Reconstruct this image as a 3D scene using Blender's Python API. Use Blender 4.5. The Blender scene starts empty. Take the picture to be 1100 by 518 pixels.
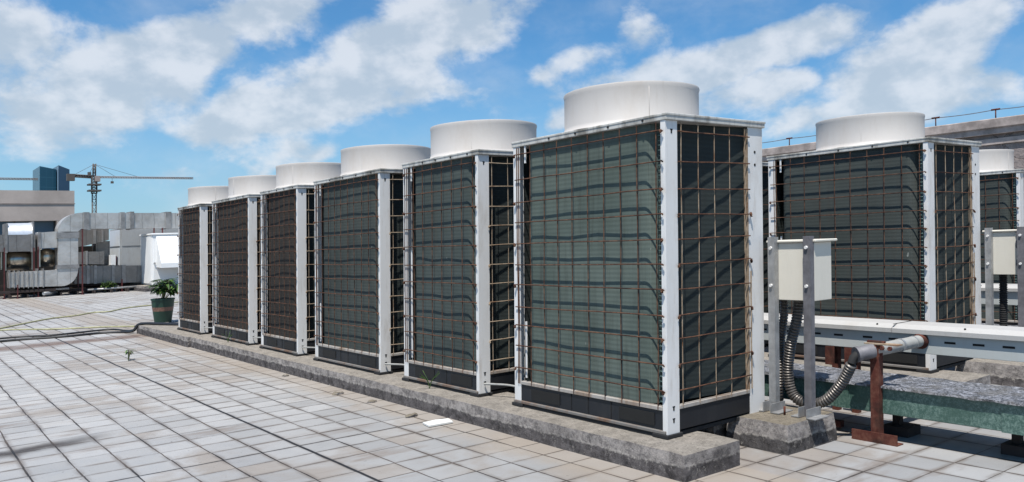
import bpy, bmesh, math, random
from mathutils import Vector, Matrix
C = bpy.context.scene.collection
scene = bpy.context.scene
R = math.radians
rnd = random.Random(7)
PI = math.pi

# ------------------------------------------------------------------ roof drainage slope
SX, SY = 0.03646, -0.00154
def sl(x, y): return SX * x + SY * y
G = -0.145                                            # level of the tiles

# ------------------------------------------------------------------ camera frame (also used to work out real positions)
F, YAW, PIT, ROL = 877.14, 0.65228, 0.010569, -0.006955
CAM = Vector((-3.06597, -2.75392, 0.88025)); SH = 9.569
fw = Vector((math.cos(PIT)*math.sin(YAW), math.cos(PIT)*math.cos(YAW), math.sin(PIT)))
r0 = Vector((math.cos(YAW), -math.sin(YAW), 0)); u0 = r0.cross(fw)
rt = r0*math.cos(ROL) + u0*math.sin(ROL); up = -r0*math.sin(ROL) + u0*math.cos(ROL)
def ray(px, py): return fw + rt*((px-550)/F) - up*((py-259-SH)/F)
def at(px, py, Y):                                    # point of the plane y=Y in slope coordinates
    d = ray(px, py); t = (Y-CAM.y)/d.y; P = CAM + d*t
    return (P.x, P.z - sl(P.x, P.y))
cam = bpy.data.cameras.new('camera'); co = bpy.data.objects.new('camera', cam); C.objects.link(co)
M = Matrix((rt, up, -fw)).transposed().to_4x4(); M.translation = CAM; co.matrix_world = M
cam.sensor_fit = 'HORIZONTAL'; cam.sensor_width = 36; cam.lens = F/1100*36
cam.shift_y = SH/1100; cam.clip_end = 8000; cam.clip_start = 0.05
scene.camera = co

# ------------------------------------------------------------------ mesh builder
class MB:
    def __init__(s): s.bm = bmesh.new()
    def box(s, x0, x1, y0, y1, z0, z1, bev=0):
        b = bmesh.new()
        v = [b.verts.new((x, y, z)) for z in (z0, z1) for y in (y0, y1) for x in (x0, x1)]
        for f in ((0,2,3,1),(4,5,7,6),(0,1,5,4),(2,6,7,3),(0,4,6,2),(1,3,7,5)): b.faces.new([v[i] for i in f])
        if bev: bmesh.ops.bevel(b, geom=list(b.edges), offset=bev, segments=1, affect='EDGES')
        s.join(b); return s
    def join(s, b, smooth=False):
        m = {}
        for v in b.verts: m[v] = s.bm.verts.new(v.co)
        for f in b.faces:
            try:
                g = s.bm.faces.new([m[v] for v in f.verts]); g.smooth = f.smooth or smooth
            except ValueError: pass
        b.free()
    def tube(s, pts, r, seg=8, caps=True, radii=None, smooth=True):
        pts = [Vector(p) for p in pts]; n = len(pts); rings = []
        ref = None
        for i, p in enumerate(pts):
            d = (pts[min(i+1, n-1)] - pts[max(i-1, 0)])
            if d.length < 1e-9: d = Vector((0,0,1))
            d.normalize()
            if ref is None:
                ref = Vector((0,0,1)) if abs(d.z) < .9 else Vector((1,0,0))
            a = d.cross(ref)
            if a.length < 1e-4: a = d.cross(Vector((1,0,0)))
            a.normalize(); b = d.cross(a); ref = -b if False else ref
            rr = radii[i] if radii else r
            rings.append([s.bm.verts.new(p + (a*math.cos(2*PI*k/seg) + b*math.sin(2*PI*k/seg))*rr) for k in range(seg)])
        for i in range(n-1):
            for k in range(seg):
                f = s.bm.faces.new((rings[i][k], rings[i][(k+1)%seg], rings[i+1][(k+1)%seg], rings[i+1][k])); f.smooth = smooth
        if caps:
            s.bm.faces.new(rings[0][::-1]); s.bm.faces.new(rings[-1])
        return s
    def prism(s, poly, y0, y1, axis='y', smooth=False):          # polygon in (x,z) pushed along y
        def P(a, b, c):
            return (a, c, b) if axis == 'y' else ((c, a, b) if axis == 'x' else (a, b, c))
        A = [s.bm.verts.new(P(a, b, y0)) for a, b in poly]; B = [s.bm.verts.new(P(a, b, y1)) for a, b in poly]
        n = len(poly); s.bm.faces.new(A); s.bm.faces.new(B[::-1])
        for i in range(n):
            f = s.bm.faces.new((A[i], B[i], B[(i+1)%n], A[(i+1)%n])); f.smooth = smooth
        return s
    def lathe(s, prof, cx, cy, seg=64):                          # profile of (r,z)
        rings = [[s.bm.verts.new((cx+r*math.cos(2*PI*k/seg), cy+r*math.sin(2*PI*k/seg), z)) for k in range(seg)] for r, z in prof]
        for i in range(len(prof)-1):
            for k in range(seg):
                f = s.bm.faces.new((rings[i][k], rings[i][(k+1)%seg], rings[i+1][(k+1)%seg], rings[i+1][k])); f.smooth = True
        return s
    def sheet(s, path, z0, z1, nz=1, smooth=True):                # vertical sheet over a plan path
        rows = [[s.bm.verts.new((x, y, z0+(z1-z0)*j/nz)) for x, y in path] for j in range(nz+1)]
        for j in range(nz):
            for i in range(len(path)-1):
                f = s.bm.faces.new((rows[j][i], rows[j][i+1], rows[j+1][i+1], rows[j+1][i])); f.smooth = smooth
        return s
    def build(s, name, mat, parent=None, loc=None, flat=False, slope=True):
        bm = s.bm
        bmesh.ops.recalc_face_normals(bm, faces=list(bm.faces))
        if slope:
            for v in bm.verts: v.co.z += sl(v.co.x, v.co.y)
        if any(f.smooth for f in bm.faces):
            for e in bm.edges:
                if len(e.link_faces) == 2 and e.calc_face_angle(0) > R(40): e.smooth = False
        me = bpy.data.meshes.new(name); bm.to_mesh(me); bm.free(); me.materials.append(mat)
        o = bpy.data.objects.new(name, me); C.objects.link(o)
        if parent: o.parent = parent
        if loc: o.location = (loc[0], loc[1], loc[2] + sl(loc[0], loc[1]))
        return o
def build_each(m, name, mat, parent=None, tol=.004):
    """every group of touching pieces becomes an object of its own"""
    bm = m.bm; seen = set(); isl = []
    for v in bm.verts:
        if v in seen: continue
        st = [v]; seen.add(v); comp = []
        while st:
            a = st.pop(); comp.append(a)
            for e in a.link_edges:
                b = e.other_vert(a)
                if b not in seen: seen.add(b); st.append(b)
        lo = [min(c.co[i] for c in comp)-tol/2 for i in range(3)]; hi = [max(c.co[i] for c in comp)+tol/2 for i in range(3)]
        isl.append([comp, lo, hi])
    par = list(range(len(isl)))
    def fnd(i):
        while par[i] != i: i = par[i]
        return i
    for i in range(len(isl)):
        for j in range(i):
            if all(isl[i][1][k] <= isl[j][2][k] and isl[j][1][k] <= isl[i][2][k] for k in range(3)): par[fnd(i)] = fnd(j)
    gid = {}; fid = {}
    for i, (comp, _, _) in enumerate(isl):
        for v in comp: gid[v] = fnd(i)
    out = {}
    for f in bm.faces: out.setdefault(gid[f.verts[0]], []).append(f)
    obs = []
    for g, fs in out.items():
        n = MB(); mp = {}
        for f in fs:
            vs_ = []
            for v in f.verts:
                if v not in mp: mp[v] = n.bm.verts.new(v.co)
                vs_.append(mp[v])
            n.bm.faces.new(vs_).smooth = f.smooth
        obs.append(n.build(name, mat, parent))
    bm.free(); return obs
def empty(name, loc, label, cat, group=None):
    o = bpy.data.objects.new(name, None); C.objects.link(o); o.empty_display_size = .1
    o.location = (loc[0], loc[1], loc[2] + sl(loc[0], loc[1])); o['label'] = label; o['category'] = cat
    if group: o['group'] = group
    return o
def tag(o, label, cat, group=None):
    o['label'] = label; o['category'] = cat
    if group: o['group'] = group
    return o
def struct(o): o['kind'] = 'structure'; return o
def smoothpath(pts, n=10):                                       # Catmull-Rom
    pts = [Vector(p) for p in pts]; out = []
    P = [pts[0]*2-pts[1]] + pts + [pts[-1]*2-pts[-2]]
    for i in range(1, len(P)-2):
        for k in range(n):
            t = k/n; a, b, c, d = P[i-1:i+3]
            out.append(.5*((2*b) + (c-a)*t + (2*a-5*b+4*c-d)*t*t + (3*b-a-3*c+d)*t**3))
    out.append(pts[-1]); return out

# ------------------------------------------------------------------ materials
class N:
    """small node graph helper"""
    def __init__(s, name):
        s.m = bpy.data.materials.new(name); s.m.use_nodes = True; s.t = s.m.node_tree; s.t.nodes.clear()
        s.out = s.t.nodes.new('ShaderNodeOutputMaterial'); s.b = s.t.nodes.new('ShaderNodeBsdfPrincipled')
        s.t.links.new(s.b.outputs[0], s.out.inputs[0]); s.tc = s.t.nodes.new('ShaderNodeTexCoord')
        oi = s.t.nodes.new('ShaderNodeObjectInfo'); cx = s.t.nodes.new('ShaderNodeCombineXYZ'); va = s.t.nodes.new('ShaderNodeVectorMath')
        for i, k in enumerate((37., 53., 11.)):
            mm = s.t.nodes.new('ShaderNodeMath'); mm.operation = 'MULTIPLY'; mm.inputs[1].default_value = k; s.t.links.new(oi.outputs['Random'], mm.inputs[0]); s.t.links.new(mm.outputs[0], cx.inputs[i])
        s.t.links.new(s.tc.outputs['Object'], va.inputs[0]); s.t.links.new(cx.outputs[0], va.inputs[1]); s.vec = va.outputs[0]
    def new(s, k, **kw):
        n = s.t.nodes.new(k)
        for a, v in kw.items(): setattr(n, a, v)
        return n
    def link(s, a, b): s.t.links.new(a, b)
    def set(s, sock, v):
        if hasattr(v, 'is_linked') or isinstance(v, bpy.types.NodeSocket): s.link(v, sock)
        else:
            if isinstance(v, tuple) and len(v) == 3 and sock.type == 'RGBA': v = v + (1,)
            sock.default_value = v
    def noise(s, scale, detail=4, rough=.55, vec=None, w=None, stretch=None, dist=0):
        n = s.new('ShaderNodeTexNoise'); n.inputs['Scale'].default_value = scale; n.inputs['Detail'].default_value = detail
        n.inputs['Roughness'].default_value = rough; n.inputs['Distortion'].default_value = dist
        v = vec or s.vec
        if stretch:
            m = s.new('ShaderNodeMapping'); m.inputs['Scale'].default_value = stretch; s.link(v, m.inputs[0]); v = m.outputs[0]
        s.link(v, n.inputs['Vector']); return n.outputs['Fac']
    def ramp(s, v, a, b, lo=0., hi=1., smooth=True):
        n = s.new('ShaderNodeMapRange'); n.interpolation_type = 'SMOOTHSTEP' if smooth else 'LINEAR'
        s.set(n.inputs[0], v); n.inputs[1].default_value = a; n.inputs[2].default_value = b
        n.inputs[3].default_value = lo; n.inputs[4].default_value = hi; return n.outputs[0]
    def mix(s, f, a, b, mode='MIX'):
        n = s.new('ShaderNodeMix', data_type='RGBA', blend_type=mode); s.set(n.inputs[0], f); s.set(n.inputs[6], a); s.set(n.inputs[7], b)
        return n.outputs[2]
    def math(s, op, a, b=0., c=0.):
        n = s.new('ShaderNodeMath', operation=op)
        for i, v in enumerate((a, b, c)): s.set(n.inputs[i], v)
        return n.outputs[0]
    def xyz(s, v=None):
        n = s.new('ShaderNodeSeparateXYZ'); s.link(v or s.tc.outputs['Object'], n.inputs[0]); return n.outputs
    def bump(s, h, strength=.3, dist=.01, normal=None):
        n = s.new('ShaderNodeBump'); n.inputs['Strength'].default_value = strength; n.inputs['Distance'].default_value = dist
        s.link(h, n.inputs['Height'])
        if normal: s.link(normal, n.inputs['Normal'])
        return n.outputs[0]
    def fin(s, col, rough=.6, metal=0., nrm=None, spec=None):
        s.set(s.b.inputs['Base Color'], col); s.set(s.b.inputs['Roughness'], rough); s.set(s.b.inputs['Metallic'], metal)
        if nrm: s.link(nrm, s.b.inputs['Normal'])
        if spec is not None: s.b.inputs['Specular IOR Level'].default_value = spec
        return s.m

def painted(name, col, dirt=(.25,.22,.18), amount=.5, rough=.5, streak=6., thr=(.5,.75), fine=.0):
    n = N(name)
    a = n.noise(3.5, 8, .7, stretch=(1,1,.35)); b = n.noise(28, 6, .7, stretch=(1,1,.12))
    c = n.math('MULTIPLY', n.ramp(a, thr[0], thr[1]), amount)
    d = n.math('MULTIPLY', n.ramp(b, .52, .72), amount*.6)
    e = n.math('MAXIMUM', c, d)
    base = n.mix(n.ramp(n.noise(1.7, 3), .3, .7), col, tuple(x*.93 for x in col))
    return n.fin(n.mix(e, base, dirt), n.ramp(a, .3, .8, rough-.08, rough+.2), 0., n.bump(n.noise(60, 3), .05, .003))
def rust(name, c1=(.13,.045,.02), c2=(.28,.14,.07), c3=(.05,.025,.02)):
    n = N(name); a = n.noise(25, 8, .7); b = n.noise(6, 5, .6)
    col = n.mix(n.ramp(a, .4, .65), c1, c2); col = n.mix(n.ramp(b, .5, .7), col, c3)
    return n.fin(col, .9, 0., n.bump(a, .4, .004), .2)
def plain(name, col, rough=.6, metal=0., var=.25, scale=8, bump=.1, spec=None):
    n = N(name); a = n.noise(scale, 6, .65)
    return n.fin(n.mix(n.ramp(a, .3, .7), tuple(x*(1-var) for x in col), tuple(min(1, x*(1+var)) for x in col)), rough, metal, n.bump(n.noise(scale*6, 4), bump, .004), spec)

def concrete(name, top=(.245,.222,.195), dark=(.055,.05,.05), band=(-.085,-.075)):
    n = N(name); X = n.xyz(); geo = n.new('ShaderNodeNewGeometry'); gn = n.xyz(geo.outputs['Normal'])
    big = n.noise(2.2, 8, .65); mid = n.noise(14, 10, .8); fine = n.noise(70, 8, .85); pit = n.noise(34, 4, .6)
    h = n.math('SUBTRACT', X[2], n.math('MULTIPLY', X[0], SX))
    base = n.mix(n.ramp(mid, .38, .62), tuple(x*.6 for x in top), top)
    base = n.mix(n.ramp(fine, .45, .65, 0, .8), base, tuple(x*1.35 for x in top))
    base = n.mix(n.ramp(big, .5, .72, 0, .7), base, tuple(x*.5 for x in top))
    base = n.mix(n.ramp(pit, .62, .68, 0, .7), base, tuple(x*.3 for x in top))
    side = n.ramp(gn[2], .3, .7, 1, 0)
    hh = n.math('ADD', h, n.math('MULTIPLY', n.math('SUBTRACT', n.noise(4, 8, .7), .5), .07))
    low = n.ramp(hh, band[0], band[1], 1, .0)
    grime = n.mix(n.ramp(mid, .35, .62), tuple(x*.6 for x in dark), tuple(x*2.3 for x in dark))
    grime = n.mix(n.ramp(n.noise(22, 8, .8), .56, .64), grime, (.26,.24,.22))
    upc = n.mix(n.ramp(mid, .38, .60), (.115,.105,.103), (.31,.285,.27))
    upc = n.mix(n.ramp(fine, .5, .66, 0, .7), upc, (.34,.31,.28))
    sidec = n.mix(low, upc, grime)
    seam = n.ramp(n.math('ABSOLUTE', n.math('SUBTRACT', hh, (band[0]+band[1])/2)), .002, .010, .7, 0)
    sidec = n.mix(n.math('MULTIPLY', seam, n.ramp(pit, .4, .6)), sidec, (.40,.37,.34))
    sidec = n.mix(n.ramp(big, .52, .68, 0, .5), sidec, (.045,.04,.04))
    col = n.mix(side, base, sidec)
    hgt = n.math('ADD', n.math('MULTIPLY', mid, 1.2), n.math('MULTIPLY', fine, .7))
    return n.fin(col, .92, 0., n.bump(hgt, .8, .012), .2)

def tile_material():
    n = N('paving tiles'); X = n.xyz(); T = .216
    wob = n.math('MULTIPLY', n.math('SUBTRACT', n.noise(1.3, 3), .5), .016)
    wob2 = n.math('MULTIPLY', n.math('SUBTRACT', n.noise(9, 3), .5), .006)
    def line(v, off):
        a = n.math('DIVIDE', n.math('ADD', n.math('ADD', n.math('ADD', v, -off), wob), wob2), T)
        d = n.math('PINGPONG', a, .5)                       # distance to nearest joint in tiles
        return a, n.math('MULTIPLY', d, T)
    yoff = n.math('ADD', .80, n.math('MULTIPLY', n.ramp(X[1], 1.12, 1.121), .084))
    def line_y(v):
        a = n.math('DIVIDE', n.math('ADD', n.math('SUBTRACT', v, yoff), n.math('ADD', wob, wob2)), T); return a, n.math('MULTIPLY', n.math('PINGPONG', a, .5), T)
    ay, dy = line_y(X[1])
    rw = n.new('ShaderNodeTexWhiteNoise', noise_dimensions='1D'); n.link(n.math('FLOOR', ay), rw.inputs['W'])
    ax, dx = line(n.math('ADD', X[0], n.math('MULTIPLY', n.math('SUBTRACT', rw.outputs['Value'], .5), .005)), -.535)
    cw = n.new('ShaderNodeTexWhiteNoise', noise_dimensions='1D'); n.link(n.math('FLOOR', ax), cw.inputs['W'])
    dy = n.math('ABSOLUTE', n.math('ADD', dy, n.math('MULTIPLY', n.math('SUBTRACT', cw.outputs['Value'], .5), .004)))
    wn = n.noise(3., 4); w1 = n.ramp(wn, .3, .7, .0024, .0054); 
    jx = n.ramp(n.math('DIVIDE', dx, w1), .6, 1.5, 1, 0)
    jy = n.ramp(n.math('DIVIDE', dy, n.math('MULTIPLY', w1, .75)), .6, 1.5, 1, 0)
    joint = n.math('MAXIMUM', jx, n.math('MULTIPLY', jy, .85))
    # expansion joints
    def exp(v, off, w):
        d = n.math('ABSOLUTE', n.math('ADD', n.math('ADD', n.math('SUBTRACT', v, off), wob), wob2)); return n.ramp(d, w*.6, w*1.3, 1, 0)
    e1 = exp(X[0], -1.183, .010); e2 = n.math('MULTIPLY', exp(X[1], 1.748, .007), n.ramp(X[0], -2.6, -2.5)); e3 = exp(X[1], 9.35, .018)
    ex = n.math('MAXIMUM', n.math('MAXIMUM', e1, e2), n.math('MULTIPLY', e3, .0))
    # per tile colour
    cmb = n.new('ShaderNodeCombineXYZ'); n.link(n.math('FLOOR', n.math('ADD', ax, 0)), cmb.inputs[0]); n.link(n.math('FLOOR', n.math('ADD', ay, 0)), cmb.inputs[1])
    w = n.new('ShaderNodeTexWhiteNoise', noise_dimensions='2D'); n.link(cmb.outputs[0], w.inputs['Vector']); wv = w.outputs['Value']
    big = n.noise(.9, 8, .62, dist=.4); mid = n.noise(5, 8, .7); st = n.noise(1.3, 7, .65, stretch=(.55, 2.2, 1))
    col = n.mix(wv, (.280,.276,.272), (.350,.345,.340))
    soil = n.ramp(n.math('ADD', X[1], n.math('MULTIPLY', n.math('SUBTRACT', n.noise(.7, 4), .5), 3.)), .5, 5.5, .62, 0)  # tiles blend to a darker, cooler tone toward low y, broken by noise
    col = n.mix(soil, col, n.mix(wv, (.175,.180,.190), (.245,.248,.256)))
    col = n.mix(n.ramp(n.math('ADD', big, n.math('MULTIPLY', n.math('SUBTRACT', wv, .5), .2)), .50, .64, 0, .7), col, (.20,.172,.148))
    col = n.mix(n.ramp(st, .56, .70, 0, .7), col, (.155,.125,.105))
    col = n.mix(n.ramp(mid, .56, .8, 0, .4), col, (.19,.18,.178))
    # dust collected along the joints
    edge = n.math('MINIMUM', dx, dy)
    col = n.mix(n.math('MULTIPLY', n.ramp(edge, .0, .035, .75, 0), n.ramp(n.noise(4, 5, .6), .35, .65)), col, (.11,.092,.08))
    # debris next to the plinth
    near = n.math('MULTIPLY', n.ramp(n.math('ADD', X[0], n.math('MULTIPLY', n.math('SUBTRACT', n.noise(3.5, 6, .7), .5), .5)), -.55, -.25), n.ramp(X[0], .2, .25, 1, 0))
    col = n.mix(n.math('MULTIPLY', near, .7), col, (.25,.215,.18))
    # reddish brown strip beside the cables
    yy = n.math('ADD', X[1], n.math('MULTIPLY', n.math('SUBTRACT', n.noise(2, 5), .5), .35))
    s = n.math('MULTIPLY', n.ramp(n.math('ABSOLUTE', n.math('SUBTRACT', yy, 9.55)), .08, .42, .9, 0), n.ramp(n.noise(3, 6, .7), .25, .55))
    col = n.mix(s, col, (.12,.08,.062))
    s2 = n.math('MULTIPLY', n.ramp(n.math('ABSOLUTE', n.math('SUBTRACT', n.math('ADD', yy, n.math('MULTIPLY', X[0], -.12)), 3.15)), .0, .16, .95, 0), n.ramp(X[0], -2.3, -1.75, 1, 0))
    col = n.mix(s2, col, (.04,.032,.027))
    jc = n.mix(n.ramp(n.noise(2.2, 4), .35, .65), (.012,.010,.009), (.075,.058,.048))
    col = n.mix(joint, col, jc)
    jy_break = n.math('MULTIPLY', ex, 1.0); col = n.mix(jy_break, col, (.012,.012,.014))
    sp = n.ramp(n.noise(38, 3, .5), .70, .76); col = n.mix(n.math('MULTIPLY', sp, .6), col, (.07,.06,.055))
    h = n.math('SUBTRACT', n.math('ADD', n.math('MULTIPLY', n.noise(12, 4), .15), n.math('MULTIPLY', wv, .25)), n.math('MULTIPLY', n.math('MAXIMUM', joint, ex), 1.))
    return n.fin(col, n.ramp(mid, .3, .7, .45, .75), 0., n.bump(h, .6, .006), .35)

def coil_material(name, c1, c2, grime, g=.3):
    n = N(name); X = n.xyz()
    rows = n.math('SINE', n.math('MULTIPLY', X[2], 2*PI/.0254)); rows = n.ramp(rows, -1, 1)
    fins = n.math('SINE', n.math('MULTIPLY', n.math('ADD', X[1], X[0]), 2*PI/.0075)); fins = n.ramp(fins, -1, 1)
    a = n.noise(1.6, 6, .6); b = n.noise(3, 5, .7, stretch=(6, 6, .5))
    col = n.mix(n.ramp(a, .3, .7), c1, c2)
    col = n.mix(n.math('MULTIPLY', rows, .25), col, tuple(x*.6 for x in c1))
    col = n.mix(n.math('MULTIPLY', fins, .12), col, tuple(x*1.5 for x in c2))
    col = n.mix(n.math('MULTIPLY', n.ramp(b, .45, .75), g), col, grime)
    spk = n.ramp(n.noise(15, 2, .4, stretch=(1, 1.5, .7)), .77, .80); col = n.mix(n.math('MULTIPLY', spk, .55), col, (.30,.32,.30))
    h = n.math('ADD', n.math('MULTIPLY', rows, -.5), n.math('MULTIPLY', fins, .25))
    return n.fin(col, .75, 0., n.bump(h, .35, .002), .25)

WHITE = painted('white enamel', (.66,.65,.635), (.30,.24,.18), .55, .42)
ROOFW = painted('weathered top panel', (.50,.49,.46), (.13,.12,.10), .9, .6, thr=(.42,.62))
SHROUD = painted('off white fibreglass', (.50,.47,.445), (.40,.355,.315), .6, .55, thr=(.45,.75))
NAVY = painted('dark navy base paint', (.007,.0085,.012), (.05,.046,.042), .3, .5)
SILLD = painted('dull grey rail', (.16,.15,.14), (.12,.06,.03), .8, .6, thr=(.45,.6))
BLACK = plain('black rubber', (.012,.012,.013), .8)
DARK = plain('dark casing', (.012,.014,.016), .9)
SILL = painted('dirty white sill', (.33,.31,.285), (.16,.10,.06), .8, .6, thr=(.42,.65))
RUSTW = rust('rusty wire', (.06,.028,.019), (.13,.068,.042), (.022,.013,.011))
TANW = rust('tan coated wire', (.24,.18,.125), (.33,.265,.20), (.15,.075,.04))
RUST = rust('red brown rust', (.075,.022,.016), (.12,.05,.035), (.028,.015,.012))
CONC = concrete('rough concrete')
CONCB = concrete('block concrete', (.19,.165,.13), (.045,.042,.042), (-.085,-.07))
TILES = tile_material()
COILS = [coil_material('green coil fins', (.066,.088,.077), (.105,.13,.115), (.04,.043,.037), .55),
         coil_material('grey green coil fins', (.04,.052,.049), (.064,.08,.076), (.055,.055,.045), .45),
         coil_material('dull green coil fins', (.032,.04,.037), (.052,.062,.057), (.04,.037,.03), .5),
         coil_material('brown dusty coil fins', (.021,.018,.015), (.036,.03,.024), (.015,.012,.010), .5),
         coil_material('dark grey green coil fins', (.038,.046,.043), (.058,.068,.064), (.045,.043,.037), .45)]
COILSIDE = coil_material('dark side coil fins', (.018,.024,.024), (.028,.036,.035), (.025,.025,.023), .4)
TEAL = plain('teal copper bends', (.085,.14,.13), .4, .3)
HOLE = plain('dark hole', (.006,.006,.006), .9)
GALV = plain('galvanised strut', (.33,.33,.33), .5, .55, .2, 14)
GALVD = plain('dull grey strut', (.15,.145,.155), .6, .3, .25, 14)
BEIGE = painted('beige enclosure paint', (.62,.585,.51), (.4,.38,.32), .25, .45)
TRAY = painted('white cable tray', (.42,.44,.43), (.35,.33,.29), .35, .4)
TRAYTOP = painted('chalky tray lid', (.40,.39,.375), (.28,.26,.23), .5, .5)
HOSE = plain('ribbed grey conduit', (.10,.09,.082), .38, .35, .35, 20)
PIPEW = painted('white wrapped pipe', (.30,.30,.285), (.14,.11,.09), .6, .5)

def green_mat():
    n = N('green glass fibre duct'); a = n.noise(70, 6, .8); b = n.noise(4, 5, .6); X = n.xyz()
    col = n.mix(n.ramp(a, .4, .65), (.04,.085,.07), (.145,.215,.185)); col = n.mix(n.ramp(b, .4, .7), col, (.035,.075,.06))
    return n.fin(col, .3, 0., n.bump(a, .15, .003), .5)
GREEN = green_mat()
def foil_mat():
    n = N('crumpled foil wrap'); a = n.noise(16, 10, .8); b = n.noise(34, 8, .85, dist=1.); c = n.noise(7, 5, .6)
    col = n.mix(n.ramp(b, .42, .60), (.06,.065,.075), (.46,.47,.52)); col = n.mix(n.ramp(a, .52, .62, 0, .7), col, (.10,.095,.09))
    col = n.mix(n.ramp(c, .5, .65, 0, .5), col, (.19,.18,.165))
    return n.fin(col, n.ramp(b, .3, .7, .4, .65), .35, n.bump(n.math('ADD', a, b), 1., .02), .5)
FOIL = foil_mat()
def duct_mat(name, c1, c2, c3, rough=.42, metal=.55):
    n = N(name); a = n.noise(1.6, 6, .65); b = n.noise(.8, 4); X = n.xyz()
    seam = n.math('PINGPONG', n.math('ADD', X[0], n.math('MULTIPLY', n.noise(2, 2), .1)), .17); sm = n.ramp(seam, .0, .016, 1, 0)
    col = n.mix(n.ramp(a, .25, .75), c1, c2); col = n.mix(n.ramp(b, .5, .8, 0, .8), col, c3)
    col = n.mix(n.math('MULTIPLY', sm, .5), col, tuple(x*.25 for x in c1))
    h = n.math('ADD', n.math('MULTIPLY', a, 1.), n.math('MULTIPLY', n.noise(5, 5, .7), .5))
    return n.fin(col, rough, metal, n.bump(h, .45, .06), .5)
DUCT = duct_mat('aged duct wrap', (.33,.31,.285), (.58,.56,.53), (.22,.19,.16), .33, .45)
DUCTD = duct_mat('shaded old duct wrap', (.16,.15,.14), (.27,.255,.24), (.09,.075,.065))  # darker copy of the duct wrap, shade of the set-back ducts in its colour
DUCTC = plain('duct collar', (.27,.26,.25), .45, .5, .3, 3)
SHINY = plain('polished steel casing', (.5,.46,.39), .3, 1., .25, 1.5, .2)
SHINYW = plain('bright aluminium cover', (.78,.78,.78), .35, .6, .15, 2, .2)
REDP = plain('red painted steel', (.075,.011,.011), .6, 0, .3, 6)
PANEL = painted('grey cabinet panel', (.36,.375,.385), (.22,.2,.18), .5, .5)
PANELW = painted('pale cabinet panel', (.62,.66,.70), (.4,.38,.35), .3, .45)
WBOX = painted('white metal cowl', (.78,.78,.77), (.5,.48,.45), .15, .45)

# ------------------------------------------------------------------ setting
def grid_sheet(name, x0, x1, y0, y1, z, mat, n=1):
    m = MB(); 
    v = [m.bm.verts.new(p) for p in ((x0,y0,z),(x1,y0,z),(x1,y1,z),(x0,y1,z))]; m.bm.faces.new(v)
    return m.build(name, mat)
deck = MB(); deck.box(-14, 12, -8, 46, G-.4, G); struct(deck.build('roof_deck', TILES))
gm = plain('distant ground', (.12,.13,.10), .95, 0, .3, .02)
g2 = MB(); v = [g2.bm.verts.new(p) for p in ((-4000,-4000,-26),(4000,-4000,-26),(4000,4000,-26),(-4000,4000,-26))]; g2.bm.faces.new(v)
struct(g2.build('ground', gm, slope=False))

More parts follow.
